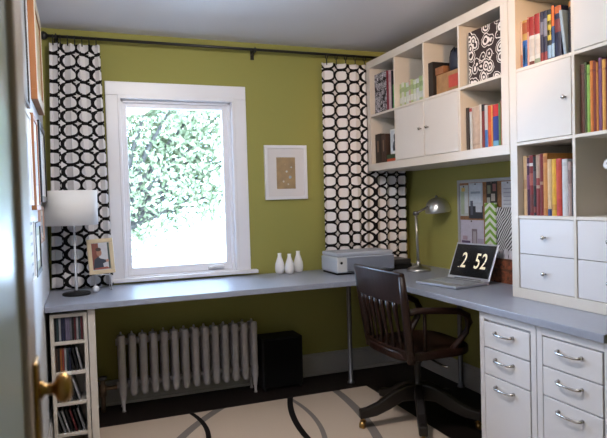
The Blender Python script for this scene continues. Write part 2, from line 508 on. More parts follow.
MB().box(.001, XB, -.40, -.385, .78, 2.165).build('divider', M['lam'], ru, .001)
for z in (1.115, 1.465, 1.815):
    for ya, yb in cols:
        MB().box(.001, XB, yb, ya, z, z+.015).build('shelf', M['lam'], ru, .001)
d = MB().box(-.001, .018, -.383, -.052, 1.482, 1.813).build('door', M['doorlam'], ru, .0015); knob(d, -.001, -.353, 1.646)
d = MB().box(-.001, .018, -.738, -.402, 1.832, 2.163).build('door', M['doorlam'], ru, .0015); knob(d, -.001, -.70, 2.0)
for ya, yb in cols:
    for z0, z1 in ((.9485, 1.113), (.782, .9455)):
        d = MB().box(.004, .022, yb+.003, ya-.003, z0, z1).build('drawer', M['lamlow'], ru, .0015)
        b = MB().box(.024, .36, yb+.01, ya-.01, z0+.01, z1-.02); b.build('drawer_box', M['lamlow'], d)
        knob(d, .004, (ya+yb)/2, (z0+z1)/2)

def handle(parent, x, ya, yb, z):
    b = MB(); L = yb-ya
    b.tube([(x, ya, z), (x-.012, ya, z-.001), (x-.020, ya+L*.10, z-.004), (x-.022, (ya+yb)/2, z-.005), (x-.020, yb-L*.10, z-.004), (x-.012, yb, z-.001), (x, yb, z)], [.0075, .0065, .0048, .0045, .0048, .0065, .0075], 10)
    b.build('handle', M['nickel'], parent)
for y0, y1, dy0, dy1, zz, hy, lab in (
        (-.065, -.424, -.098, -.391, (.655, .534, .409, .0), (-.180, -.292), 'white three drawer cabinet under the desk, the one nearer the chair'),
        (-.428, -.787, -.462, -.752, (.658, .539, .419, .0), (-.545, -.660), 'white three drawer cabinet under the desk at its open right end')):
    ca = thing('drawer_cabinet', lab, 'drawer cabinet', (.05, (y0+y1)/2, F), 'drawer cabinets under the desk')
    x = -.25
    b = MB()
    b.box(x, .36, y1, y1+.03, F+.02, .697).box(x, .36, y0-.03, y0, F+.02, .697).box(x, .36, y1+.03, y0-.03, .662, .697).box(x, .36, y1+.03, y0-.03, F+.02, F+.04)
    b.box(x+.02, .36, y1+.03, y0-.03, F+.04, .662)
    b.box(x+.02, .34, y1+.02, y0-.02, F, F+.02)
    b.build('body', M['lamlow'], ca, .0015)
    for i in range(3):
        d = MB().box(x-.002, x+.018, dy1+.0015, dy0-.0015, zz[i+1]+.0025, zz[i]-.0025).build('drawer', M['lamlow'], ca, .002)
        handle(d, x-.002, hy[1], hy[0], zz[i]-.042)

# ------------------------------------------------------------------ books
def book(name, label, group, y, w, h, z, col, x=.03, depth=.16, bands=(), lean=0.0, cat='book'):
    """spine faces -x; spans y-w..y"""
    DK = lambda c: tuple(v**1.12*.74 for v in c)
    col = flat(DK(col))
    b = MB()
    d1 = x+depth; e = min(.003, w*.2)
    b.box(x, d1, y-e, y, z, z+h).box(x, d1, y-w, y-w+e, z, z+h)
    n = 5; pr = []
    for i in range(n+1):
        t = i/n; pr.append((x-.004*math.sin(PI*t), y-w+w*t))
    poly = pr[::-1]+[(x+.003, y-w), (x+.003, y)][::1]
    b.prism([(x+.004, y-w+e), (x+.004, y-e)]+pr[::-1], z, z+h)
    b.cur = 1
    b.box(x+.004, d1-.003, y-w+e, y-e, z+.003, z+h-.003)
    ms = [col, M['paper']]
    for f0, f1, c in bands:
        b.cur = len(ms); ms.append(flat(DK(c)))
        b.prism([(x+.001, y-w+.0006), (x+.001, y-.0006)]+[(px-.0006, py) for px, py in pr[::-1]], z+h*f0, z+h*f1)
    o = b.build(name, ms)
    if lean:
        # lean about the x axis round the lower edge
        c = Vector((x, y-w if lean > 0 else y, z))
        R = Matrix.Rotation(lean, 4, 'X')
        o.data.transform(Matrix.Translation(c) @ R @ Matrix.Translation(-c))
    return tag(o, label, cat, group)

W_, K_, CR = (.80, .78, .74), (.012, .012, .018), (.78, .60, .36)
RD, OR, NV, BL, GN, YL = (.42, .025, .020), (.75, .20, .025), (.022, .022, .075), (.03, .17, .55), (.22, .48, .10), (.85, .50, .035)
shelfA = [  # y, width, height, colour, bands, words
    (-.052, .012, .225, (.72, .52, .42), [(.05, .3, (.5, .2, .12))], 'thin tan paperback'),
    (-.066, .030, .225, (.62, .40, .12), [(0, .58, BL), (.1, .45, (.10, .35, .75)), (.72, .95, (.45, .12, .03))], 'blue paperback with a gold upper spine'),
    (-.098, .009, .235, (.75, .45, .40), [(.7, .95, RD)], 'thin pale pink paperback'),
    (-.109, .032, .228, W_, [(.62, 1, RD), (.02, .10, (.20, .05, .03)), (.2, .55, (.70, .64, .60))], 'white paperback with a red upper spine'),
    (-.143, .034, .232, W_, [(.60, 1, RD), (.03, .12, (.35, .42, .30)), (.2, .5, (.72, .66, .62))], 'wider white paperback with a red upper spine'),
    (-.180, .018, .232, NV, [(0, .2, (.36, .04, .03)), (.55, .8, (.25, .25, .35))], 'navy paperback with a red foot'),
    (-.200, .022, .230, NV, [(0, .2, (.32, .03, .03)), (.5, .85, (.30, .30, .40))], 'dark navy paperback with pale lettering'),
    (-.224, .022, .228, K_, [(.05, .3, (.35, .52, .72)), (.4, .9, (.70, .55, .08)), (.5, .6, K_), (.7, .78, K_)], 'black and yellow patterned paperback'),
    (-.248, .017, .238, (.03, .10, .28), [(.62, 1, OR), (.05, .3, (.42, .60, .78))], 'blue paperback with an orange top'),
    (-.268, .036, .228, NV, [(.86, 1, (.60, .16, .04)), (.5, .75, (.25, .05, .05))], 'thick dark paperback with an orange head'),
    (-.318, .016, .205, (.42, .56, .70), [], 'light blue paperback leaning to the left'),
    (-.346, .026, .225, (.03, .02, .03), [(.9, 1, (.6, .25, .05))], 'black hardback at the right end'),
]
for i, (y, wd, h, c, bd, wrd) in enumerate(shelfA):
    book('book', f'{wrd}, {ORD[i]} from left in the top bookcase cube', 'books in the upper cube of the bookcase', y, wd, h, 1.83, c, .03, .15, bd, -.13 if i == 10 else 0)
shelfB = [
    (-.056, .023, .285, (.80, .58, .36), [(.45, .6, (.62, .42, .25))], 'cream hardback'),
    (-.080, .016, .275, (.09, .025, .09), [(.86, .9, (.5, .4, .5)), (.45, .7, (.3, .12, .25))], 'purple hardback'),
    (-.097, .023, .285, (.30, .02, .02), [(.82, .87, W_), (.05, .35, (.22, .05, .04)), (.5, .7, (.5, .14, .10))], 'red hardback with a white band'),
    (-.121, .018, .278, K_, [(.05, .15, (.30, .05, .04)), (.5, .75, (.12, .10, .12))], 'black hardback'),
    (-.140, .023, .283, (.55, .38, .28), [(0, .45, (.30, .03, .03)), (.5, .62, (.35, .05, .04))], 'tan hardback with a dark red lower spine'),
    (-.164, .020, .287, (.26, .015, .015), [(.5, .55, (.5, .3, .2))], 'dark red hardback'),
    (-.185, .025, .287, (.72, .34, .08), [(0, .12, (.60, .25, .05)), (.85, .95, (.5, .2, .05))], 'orange hardback'),
    (-.211, .023, .258, (.82, .58, .33), [(0, .12, (.04, .06, .22))], 'pale tan hardback with a blue foot'),
    (-.236, .026, .257, YL, [(.1, .2, (.7, .35, .03))], 'yellow hardback'),
    (-.263, .031, .257, (.62, .045, .015), [(.3, .8, (.68, .08, .02))], 'bright red hardback'),
    (-.297, .030, .252, (.72, .72, .74), [(.88, .94, (.6, .6, .62))], 'pale grey hardback'),
    (-.329, .020, .238, (.50, .38, .36), [(.6, .85, (.35, .25, .25))], 'dusty pink hardback'),
    (-.351, .020, .215, (.018, .025, .025), [], 'short black book at the right end'),
]
for i, (y, wd, h, c, bd, wrd) in enumerate(shelfB):
    book('book', f'{wrd}, {ORD[i]} from left above the bookcase drawers', 'books above the bookcase drawers', y, wd, h, 1.13, c, .03, .17, bd)
shelfC = [((.10, .035, .022), .022), ((.10, .13, .07), .011), ((.26, .45, .10), .016), ((.66, .20, .035), .016), ((.20, .03, .02), .015), ((.70, .26, .05), .011),
          ((.16, .05, .13), .018), ((.72, .30, .06), .018), ((.16, .04, .05), .010), ((.035, .045, .36), .017), ((.52, .50, .68), .015), ((.20, .36, .30), .020), ((.10, .32, .09), .018), ((.5, .06, .04), .02)]
names = ['dark brown', 'grey green', 'bright green', 'orange', 'maroon', 'light orange', 'purple', 'amber', 'dark plum', 'royal blue', 'lavender', 'teal', 'green', 'red']
y = -.405
for i, (c, wd) in enumerate(shelfC):
    book('magazine_volume', f'tall {names[i]} volume, {ORD[i]} from left in the right bookcase column', 'tall volumes in the right column of the bookcase', y, wd-.001, .292+.008*math.sin(i*2.3), 1.48, tuple(min(.85, v*1.5) for v in c), .03, .2, [(.85, .88, c)])
    y -= wd
shelfD = [
    (.385, .020, .235, (.07, .05, .04), [], 'dark brown filler for the shaded gap'),  # dark block standing in for the shaded gap beside the books
    (.355, .022, .232, (.68, .68, .66), [(.90, .98, (.5, .05, .05))], 'white hardback with a red head'),
    (.330, .058, .230, (.72, .55, .43), [(.1, .14, (.6, .45, .35))], 'thick peach hardback'),
    (.268, .013, .236, W_, [], 'thin white paperback'),
    (.252, .022, .232, (.26, .025, .02), [(.85, 1, K_)], 'dark red paperback with a black head'),
    (.228, .023, .225, (.70, .70, .70), [(0, .42, (.06, .20, .52))], 'white paperback with a blue foot'),
    (.203, .026, .218, (.74, .11, .015), [(.3, .6, (.78, .16, .03))], 'orange red paperback'),
    (.176, .010, .220, (.80, .38, .10), [], 'thin orange paperback'),
    (.164, .042, .216, (.03, .06, .34), [(.72, 1, (.70, .03, .03)), (0, .14, (.22, .50, .70))], 'thick navy book with a red head'),
    (.120, .014, .22, (.20, .34, .12), [], 'green paperback'),
    (.104, .030, .23, (.55, .22, .12), [], 'terracotta hardback'),
]
for i, (y, wd, h, c, bd, wrd) in enumerate(shelfD):
    book('book', f'{wrd}, {ORD[i]} from left, lower wall shelf row', 'books in the wall shelf', y, wd, h, 1.48, c, .035, .16, bd)
# pale green notebooks in second cube, upper row
gy = 1.085
for i in range(10):
    wd = [.022, .034, .020, .036, .022, .030, .036, .034, .030, .034][i]
    c = [(.62, .70, .36), (.78, .80, .70), (.50, .64, .26), (.74, .78, .74), (.70, .50, .46), (.58, .68, .34), (.72, .78, .62), (.76, .78, .80), (.56, .68, .34), (.70, .76, .50)][i]
    nm = ['lime', 'cream', 'green', 'white', 'pinkish', 'lime', 'pale green', 'white', 'green', 'pale lime'][i]
    book('notebook', f'small {nm} notebook, {ORD[i]} from left in the second wall shelf cube', 'pale notebooks in the wall shelf', gy, wd-.002, .150+.006*math.sin(i*1.7), 1.83, c, .035, .13, [(.15, .4, (.82, .84, .78)), (.6, .8, (.45, .55, .30))])
    gy -= wd
# first upper cube: floral file, three books
def open_box(name, label, cat, x0, x1, y0, y1, z0, z1, m, inner, t=.004, slope=0, parts=True):
    o = thing(name, label, cat, ((x0+x1)/2, (y0+y1)/2, z0))
    b = MB()
    b.box(x0, x1, y0, y1, z0, z0+t).box(x0, x0+t, y0, y1, z0+t, z1).box(x1-t, x1, y0, y1, z0+t, z1).box(x0+t, x1-t, y0, y0+t, z0+t, z1).box(x0+t, x1-t, y1-t, y1, z0+t, z1)
    b.build('box_body', m, o, .001)
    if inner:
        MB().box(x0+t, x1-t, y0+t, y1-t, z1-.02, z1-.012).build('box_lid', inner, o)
    return o
open_box('magazine_file', 'black and white patterned magazine file in the far upper cube of the wall shelf', 'magazine file', .035, .29, 1.262, 1.432, 1.83, 2.115, M['floral2'], M['plastic'])
book('book', 'dark red book beside the patterned magazine file in the far upper cube', 'books in the far upper cube', 1.254, .026, .275, 1.83, (.30, .03, .06), .03, .18)
book('book', 'pale pink book between the dark red and green ones in the far upper cube', 'books in the far upper cube', 1.224, .034, .27, 1.83, (.72, .56, .60), .03, .18, [(.7, .9, (.6, .4, .45))])
book('book', 'black book between the pink and green ones in the far upper cube', 'books in the far upper cube', 1.186, .016, .262, 1.83, (.02, .02, .03), .03, .18)
book('book', 'short bright green book at the right end of the far upper cube', 'books in the far upper cube', 1.166, .030, .165, 1.83, (.16, .58, .16), .03, .14)
# far lower cube
for i, (y0, wd, nm) in enumerate(((1.432, .078, 'blackish brown'), (1.350, .072, 'dark brown'))):
    o = thing('binder', f'{nm} binder {"at the far end" if i == 0 else "beside the photo card"} in the far lower cube of the wall shelf', 'binder', (.15, y0-wd/2, 1.48), 'binders in the wall shelf')
    b = MB(); b.box(.03, .033, y0-wd, y0, 1.48, 1.69-.01*i).box(.033, .27, y0-wd, y0-wd+.003, 1.48, 1.69-.01*i).box(.033, .27, y0-.003, y0, 1.48, 1.69-.01*i)
    b.build('cover', mat('binder_cover', ((.020, .014, .012), (.050, .024, .015))[i], .5, noise=.2), o)
    MB().box(.036, .265, y0-wd+.006, y0-.006, 1.482, 1.68-.01*i).build('pages', M['paper'], o)
    MB().box(.0285, .030, y0-wd*.62, y0-wd*.38, 1.56, 1.64).build('spine_label', flat((.20, .13, .09)), o)
o = book('book', 'flat orange book at the bottom of the small stack in the far lower cube', 'stacked books in the far lower cube', 1.27, .15, .022, 1.48, (.66, .10, .02), .03, .14)
o = book('book', 'flat dark green book on top of the orange one in the far lower cube', 'stacked books in the far lower cube', 1.27, .15, .028, 1.503, (.05, .10, .04), .03, .14)
o = thing('photo_card', 'white framed photo of a dark figure standing on the stacked books of the wall shelf', 'photo frame', (.06, 1.195, 1.532))
MB().box(.055, .067, 1.128, 1.262, 1.532, 1.705).build('frame', M['white'], o, .002)
MB().box(.0535, .055, 1.14, 1.25, 1.545, 1.695).build('print', flat((.62, .64, .68)), o)
b = MB(); b.lathe([(.026, 0), (.030, .03), (.022, .06), (.008, .07), (.016, .085), (.016, .105), (.006, .115)], 0, 0, 0, 14)
b.v = [(.0526+vx*.02, 1.195+vy, 1.555+vz) for vx, vy, vz in b.v]
b.build('printed_figure', flat((.04, .05, .07)), o)
# third upper cube: binder, cardboard box, dark bag
o = thing('binder', 'black binder at the left of the third upper cube, beside the cardboard box', 'binder', (.13, .715, 1.83), 'binders in the wall shelf')
b = MB(); b.box(.03, .033, .69, .738, 1.83, 2.04).box(.033, .26, .69, .693, 1.83, 2.04).box(.033, .26, .735, .738, 1.83, 2.04); b.build('cover', flat((.016, .012, .012)), o)
MB().box(.036, .255, .696, .732, 1.832, 2.03).build('pages', M['paper'], o)
o = thing('cardboard_box', 'brown cardboard box with red print in the third upper cube of the wall shelf', 'box', (.13, .55, 1.83))
b = MB(); b.box(.05, .20, .415, .685, 1.83, 1.955); b.build('box_body', mat('cardboard', (.40, .22, .10), .8, noise=.25, nscale=20), o, .002)
MB().box(.045, .205, .605, .688, 1.956, 2.0).build('box_lid', mat('brown_card', (.30, .12, .05), .8, noise=.3, nscale=20), o, .002)
MB().box(.0485, .05, .47, .56, 1.86, 1.93).build('printed_panel', flat((.50, .07, .05)), o)
o = thing('camera_bag', 'dark navy bag resting on the cardboard box in the wall shelf', 'bag', (.112, .535, 1.956))
b = MB(); prof = [(.06, 0), (.064, .02), (.064, .09), (.055, .125), (.035, .15), (.008, .158)]
b.lathe(prof, 0, 0, 0, 24); b.v = [(.112+vx*.95, .535+vy*.9, 1.957+vz*.85) for vx, vy, vz in b.v]
b.build('bag_body', mat('navy_nylon', (.018, .022, .045), .6, noise=.3, nscale=60), o)
b = MB(); b.tube([(.062, .51, 2.03), (.065, .52, 2.07), (.075, .535, 2.088), (.065, .55, 2.07), (.062, .56, 2.03)], .005, 8); b.build('strap', M['plastic'], o)
# fourth upper cube: large floral box
open_box('storage_box', 'large dark brown floral storage box in the upper cube nearest the bookcase', 'storage box', .03, .33, .066, .345, 1.83, 2.115, M['floral'], M['plastic'])
# empty cube: white capped tube
o = thing('mailing_tube', 'white ended cardboard tube in the empty cube of the bookcase', 'tube', (.12, -.55, 1.13))
rot = Matrix.Rotation(PI/2, 3, 'Y') @ Matrix.Rotation(.0, 3, 'X')
tb = MB(); tb.tube([(.30, -.535, 1.225), (.055, -.528, 1.345)], .022, 16); tb.build('tube_body', flat((.55, .50, .46)), o)
cp = MB(); cp.tube([(.065, -.5283, 1.340), (.045, -.5277, 1.350)], .026, 16); cp.build('end_cap', M['white'], o)
hb = MB(); hb.tube([(.046, -.5277, 1.3495), (.043, -.5277, 1.351)], .008, 12); hb.build('cap_hole', M['plastic'], o)
st = MB(); st.box(.22, .34, -.60, -.47, 1.13, 1.245); st.build('stand_block', M['edge'], o, .002)

# ------------------------------------------------------------------ cd tower
tw = thing('media_tower', 'narrow white shelf tower of discs at the left end of the desk', 'shelf tower', (-2.05, 1.03, F))
b = MB(); tx0, tx1, ty = -2.142, -1.962, .95
b.box(tx0, tx0+.018, ty, ty+.17, F, .68).box(tx1-.018, tx1, ty, ty+.17, F, .68).box(tx0+.018, tx1-.018, ty, ty+.17, .662, .68).box(tx0+.018, tx1-.018, ty+.162, ty+.17, F, .662)
b.build('frame', M['lam'], tw, .001)
shz = [.518, .358, .198, .035]
for z in shz: MB().box(tx0+.018, tx1-.018, ty+.003, ty+.162, z, z+.018).build('shelf', M['lam'], tw, .001)
CDC = [('black', (.010, .010, .014)), ('grey', (.22, .22, .26)), ('navy', (.02, .025, .09)), ('white', (.55, .55, .58)), ('brown', (.10, .05, .03)), ('maroon', (.18, .02, .03)), ('dark teal', (.02, .06, .07)), ('silver', (.36, .37, .40)), ('lavender', (.26, .22, .36))]
rowpat = [[0, 6, 3, 2, 2, 8, 8, 1, 0, 5, 3, 6, 5], [4, 0, 'o', 'r', 3, 6, 2, 0, 0, 3], [0, 4, 0, 6, 7, 0, 3], [0, 7, 3, 0, 5, 0, 7]]
pos = ['top', 'second', 'third', 'bottom visible']
for rI, pat in enumerate(rowpat):
    z = shz[rI]+.018; y = None; x = tx0+.020
    cnt = {}
    for k, pc in enumerate(pat):
        nm, c = ('orange', (.55, .18, .03)) if pc == 'o' else ('red', (.40, .05, .03)) if pc == 'r' else CDC[pc]
        lean = 0
        if rI == 1 and k >= 7: lean = -.20
        if rI >= 2 and k >= (2 if rI == 2 else 0): lean = -.27
        b = MB(); b.box(0, .0098, ty+.012, ty+.15, 0, .122)
        b.cur = 1; b.box(.0015, .0085, ty+.0115, ty+.012, .006, .116)
        o = b.build('disc_case', [flat(tuple(v*.3 for v in c)), flat(tuple(v*.55 for v in c))], None, .0006)
        if lean: x += .0085
        o.location = (x, 0, z)
        o.rotation_euler = (0, lean, 0)
        if lean: o.location.z = z+.0002
        tag(o, f'{"leaning" if lean else "upright"} {nm} disc case, {ORD[k]} from left, {pos[rI]} row of the narrow tower', 'disc case', 'disc cases in the narrow tower')
        x += .0106

# ------------------------------------------------------------------ radiator
rad = thing('radiator', 'old white cast iron column radiator under the window', 'radiator', (-1.34, 1.50, F))
sec = None
pitch = (1.770-.925)/13
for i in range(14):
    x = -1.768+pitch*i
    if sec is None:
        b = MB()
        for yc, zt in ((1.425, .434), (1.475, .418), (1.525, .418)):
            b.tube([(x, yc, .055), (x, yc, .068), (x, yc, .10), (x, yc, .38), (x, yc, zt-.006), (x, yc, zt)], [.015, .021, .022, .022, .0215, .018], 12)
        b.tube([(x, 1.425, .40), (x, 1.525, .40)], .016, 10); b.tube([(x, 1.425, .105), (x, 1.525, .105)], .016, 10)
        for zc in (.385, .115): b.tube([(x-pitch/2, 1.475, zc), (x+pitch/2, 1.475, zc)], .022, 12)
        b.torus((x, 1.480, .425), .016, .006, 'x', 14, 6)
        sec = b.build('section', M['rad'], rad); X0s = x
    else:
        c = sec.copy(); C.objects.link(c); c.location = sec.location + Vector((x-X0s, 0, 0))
for x in (-1.768, -.923):
    for yc in (1.425, 1.525):
        b = MB(); b.tube([(x, yc, .09), (x, yc, .05), (x, yc, 0), (x, yc, F+.012), (x, yc, F)], [.017, .017, .010, .009, .013], 10); b.build('foot', M['rad'], rad)
v = MB(); v.tube([(-1.755, 1.475, .105), (-1.90, 1.475, .105)], .013, 10); v.tube([(-1.885, 1.475, F), (-1.885, 1.475, .16)], .014, 10); v.tube([(-1.885, 1.475, .06), (-1.885, 1.475, .13)], .022, 10)
vo = v.build('valve', mat('copper_pipe', (.30, .20, .14), .4, .6, noise=.3, nscale=30), rad)
v = MB(); v.lathe([(.012, 0), (.026, .005), (.026, .018), (.012, .024)], -1.885, 1.475, .16, 14); v.build('handwheel', M['dkmetal'], vo)
# black box beside the radiator
o = thing('speaker_box', 'matte black floor box on the floor right of the radiator', 'box', (-.74, 1.47, F))
MB().box(-.878, -.590, 1.395, 1.575, F+.015, .312).build('box_body', M['plastic'], o, .006)
MB().box(-.866, -.602, 1.388, 1.395, F+.03, .30).build('front_grille', mat('grille_cloth', (.005, .005, .005), .95, spec=.1), o, .002)
for x in (-.86, -.61):
    for yv in (1.41, 1.56): MB().lathe([(.012, F), (.012, F+.015)], x, yv, 0, 10).build('foot', M['plastic'], o)

# ------------------------------------------------------------------ curtains
RY, RZ = 1.520, 2.262
rod = thing('curtain_rod', 'thin black curtain rod across the wall above the window', 'curtain rod', (-.9, RY, RZ))
MB().tube([(-2.125, RY, RZ), (.37, RY, RZ+.004)], .0095, 12).build('rod', M['black'], rod)
b = MB(); b.lathe([(.008, 0), (.020, .012), (.026, .026), (.020, .040), (.008, .048)], 0, 0, 0, 16, Matrix.Rotation(-PI/2, 3, 'Y')); b.v = [(p[0]-2.112, p[1]+RY, p[2]+RZ) for p in b.v]
b.build('finial', M['black'], rod)
for x in (-2.07, -.825, .33):
    b = MB(); b.tube([(x, BW, RZ-.02), (x, RY, RZ-.006)], .006, 8); b.box(x-.012, x+.012, BW-.008, BW, RZ-.05, RZ+.02); b.torus((x, RY, RZ), .014, .005, 'x', 14, 6)
    b.build('bracket', M['black'], rod)
def curtain(label, xt0, xt1, xb0, xb1, nf, amp, z0, z1, seed, cloth_w, nring, u0=0.0):
    rnd = random.Random(seed)
    o = thing('curtain', label, 'curtain', ((xb0+xb1)/2, RY, z0))
    nx, nz = nf*22, 44
    b = MB(); b.uv = []; b.smooth = True
    ph = [rnd.uniform(-.5, .5) for _ in range(8)]
    am = [rnd.uniform(.6, 1.0) for _ in range(nf+2)]
    sf = [0.0]
    for i in range(nf): sf.append(sf[-1]+rnd.uniform(.75, 1.3))
    sf = [v/sf[-1] for v in sf]
    for k in range(nz+1):
        t = k/nz; z = z1+(z0-z1)*t
        xa, xb = xt0+(xb0-xt0)*t, xt1+(xb1-xt1)*t
        prev = None; u = 0; us = []; row = []
        for i in range(nx+1):
            s = i/nx*nf; j = min(int(s), nf-1); fr = s-j
            sx = sf[j]+(sf[j+1]-sf[j])*fr
            a = amp*am[j]*(.75+.25*t)
            wv = math.sin(2*PI*fr)
            x = xa+(xb-xa)*sx + .006*math.sin(5*t+ph[j % 8]*6)*math.sin(PI*sx) + .009*math.sin(4*PI*fr)
            y = RY + a*wv + .004*math.sin(3*t+j)
            p = (x, y, z)
            if prev: u += math.hypot(x-prev[0], y-prev[1])
            prev = p; row.append(p); us.append(u)
        sc_ = cloth_w/us[-1]
        for p, uu in zip(row, us): b.v.append(p); b.uv.append((u0+uu*sc_, z-z0))
    for k in range(nz):
        for i in range(nx):
            q = k*(nx+1)+i
            b.face([q, q+1, q+nx+2, q+nx+1])
    fo = b.build('fabric', M['cloth'], o)
    md = fo.modifiers.new('thick', 'SOLIDIFY'); md.thickness = .0025
    for i in range(nring):
        x = xt0+(xt1-xt0)*(i+.5)/nring
        r = MB(); r.torus((x, RY, RZ-.009), .0195, .0028, 'x', 18, 6); r.tube([(x, RY, RZ-.03), (x, RY, z1-.012)], .004, 6)
        r.build('ring', M['black'], o)
    return o
curtain('black and white oval print curtain left of the window behind the white table lamp', -2.108, -1.822, -2.150, -1.795, 5, .031, D+.004, 2.222, 2, .52, 7, .05)
curtain('black and white oval print curtain right of the window behind the printer', -.335, .34, -.345, .325, 8, .027, D+.004, 2.205, 11, 1.00, 9, .02)

# ------------------------------------------------------------------ pictures
def picture(label, x0, x1, z0, z1, fw, fm, mm, art, ax):
    o = thing('framed_print', label, 'picture', ((x0+x1)/2, BW, z0))
    b = MB(); y0 = BW-.022
    b.box(x0, x1, y0, BW, z1-fw, z1).box(x0, x1, y0, BW, z0, z0+fw).box(x0, x0+fw, y0, BW, z0+fw, z1-fw).box(x1-fw, x1, y0, BW, z0+fw, z1-fw)
    b.build('frame', fm, o, .002)
    MB().box(x0+fw, x1-fw, BW-.012, BW-.004, z0+fw, z1-fw).build('mat_board', mm, o)
    MB().box(ax[0], ax[1], BW-.0135, BW-.012, ax[2], ax[3]).build('print', art, o)
    return o
art = mat('tan_sketch_print', (.42, .29, .15), .8, noise=.35, nscale=18, col2=(.30, .21, .12))
pf = picture('white picture frame with a small tan print on the green wall', -.762, -.446, 1.243, 1.625, .022, mat('white_frame', (.80, .78, .80), .4), mat('white_mat', (.74, .70, .70), .8), art, (-.675, -.535, 1.318, 1.540))
for (x, z, r, c) in ((-.60, 1.44, .008, (.75, .75, .72)), (-.575, 1.40, .011, (.45, .52, .60)), (-.625, 1.37, .007, (.75, .7, .62)), (-.565, 1.47, .006, (.7, .72, .7)), (-.64, 1.42, .006, (.4, .25, .14)), (-.59, 1.35, .007, (.65, .6, .5)), (-.61, 1.49, .006, (.5, .35, .2))):
    b = MB(); b.lathe([(r, 0), (r*.9, .0006)], 0, 0, 0, 10, Matrix.Rotation(PI/2, 3, 'X')); b.v = [(p[0]+x, p[1]+BW-.0136, p[2]+z) for p in b.v]
    b.build('printed_mark', flat(c), pf)
def side_picture(label, y0, y1, z0, z1, t, fw, fm, mm, pm, xb=LW, lines=0, front=None):
    o = thing('framed_print', label, 'picture', (xb, (y0+y1)/2, z0), 'picture frames on the left wall')
    b = MB(); x1 = xb+t
    b.box(xb, x1, y0, y1, z1-fw, z1).box(xb, x1, y0, y1, z0, z0+fw).box(xb, x1, y0, y0+fw, z0+fw, z1-fw).box(xb, x1, y1-fw, y1, z0+fw, z1-fw)
    b.build('frame', fm, o, .0015)
    if front:
        b = MB(); xf = x1+.002
        b.box(x1, xf, y0, y1, z1-fw, z1).box(x1, xf, y0, y1, z0, z0+fw).box(x1, xf, y0, y0+fw, z0+fw, z1-fw).box(x1, xf, y1-fw, y1, z0+fw, z1-fw)
        b.build('front_sheen', front, o)  # thin pale layer painting the light reflected on the wooden frame front
    MB().box(xb+.002, x1-.006, y0+fw, y1-fw, z0+fw, z1-fw).build('mat_board', mm, o)
    w_, h_ = (y1-y0), (z1-z0)
    MB().box(x1-.006, x1-.005, y0+w_*.28, y1-w_*.28, z0+h_*.26, z1-h_*.26).build('print', pm, o)
    for k in range(lines):
        zz = z0+h_*(.12+.76*k/max(1, lines-1))
        MB().box(x1-.005, x1-.0045, y0+w_*.2, y1-w_*.2, zz, zz+.012).build('printed_line', flat((.03, .03, .05)), o)
    return o
whm = mat('white_mat_board', (.72, .72, .70), .7)
grm = mat('grey_print', (.42, .44, .46), .35, noise=.4, nscale=9)
kf = mat('black_frame', (.015, .013, .012), .35)
side_picture('large grey print in a deep frame, highest and nearest the door on the left wall', -.25, .40, 1.65, 2.31, .014, .018, kf, grm, grm)
side_picture('deep orange wood frame high on the left wall beside the curtain rod', .68, 1.20, 1.74, 2.24, .028, .05, M['oak'], mat('cream_mat', (.76, .62, .38), .6), mat('cream_print', (.70, .58, .38), .6), front=M['cream'])
side_picture('narrow orange wood frame on the left wall, below the large grey print', .43, .70, 1.225, 1.64, .021, .022, M['oak'], whm, grm)
side_picture('black and white frame on the left wall, right below the deep orange one', .76, 1.21, 1.262, 1.655, .026, .03, kf, whm, whm)
side_picture('white frame with blue print at mid height on the left wall, nearest the door', -.17, .36, 1.245, 1.62, .016, .02, mat('pale_frame', (.74, .75, .76), .5), whm, mat('blue_print', (.20, .26, .42), .6), lines=0)
side_picture('white frame with rows of black lettering, lowest on the left wall', -.13, .335, .935, 1.20, .016, .02, mat('pale_frame2', (.74, .75, .76), .5), whm, whm, lines=6)
side_picture('black frame low on the left wall beside the lettered one', .39, .70, .94, 1.17, .016, .02, kf, mat('olive_mat', (.30, .28, .14), .6), whm)
side_picture('slim pinkish frame low on the left wall behind the table lamp', .80, 1.08, 1.06, 1.24, .012, .016, mat('pink_frame', (.55, .36, .30), .5), whm, grm)

# ------------------------------------------------------------------ things on the left desk
tl = thing('table_lamp', 'table lamp with white drum shade in the corner by the left curtain', 'lamp', (-2.012, 1.27, D))
cx, cy = -2.020, 1.27
b = MB(); b.lathe([(.075, D), (.078, D+.006), (.074, D+.014), (.02, D+.018), (.012, D+.026)], cx+.01, cy, 0, 28); b.build('base', M['plastic'], tl)
b = MB(); b.lathe([(.012, D+.02), (.007, D+.05), (.006, D+.40), (.005, D+.56)], cx+.01, cy, 0, 14); b.build('stem', mat('clear_acrylic_stem', (.62, .62, .66), .15, .2), tl)
b = MB(); zz0, zz1, r0, r1 = 1.130, 1.326, .142, .142
b.lathe([(r0, zz0), (r1, zz1), (r1-.003, zz1), (r0-.003, zz0)], cx, cy, 0, 48)
b.f = b.f[:-2]; b.mi = b.mi[:-2]; b.sm = b.sm[:-2]
n = 48
for i in range(n):
    j = (i+1) % n; b.face([3*n+i, 3*n+j, j, i])
b.build('shade', M['shade'], tl)
b = MB()
for a in (0, 2*PI/3, 4*PI/3): b.tube([(cx+.01, cy, 1.300), (cx+.139*math.cos(a), cy+.139*math.sin(a), 1.300)], .002, 6)
b.build('shade_spider', M['nickel'], tl)
gb = MB(); gb.lathe([(.004, D), (.016, D+.004), (.021, D+.018), (.018, D+.032), (.007, D+.040)], -1.905, 1.30, 0, 20)
tag(gb.build('crystal_ball', mat('crystal', (.70, .72, .78), .05, spec=.9), None), 'small clear crystal ball beside the table lamp base', 'ornament')

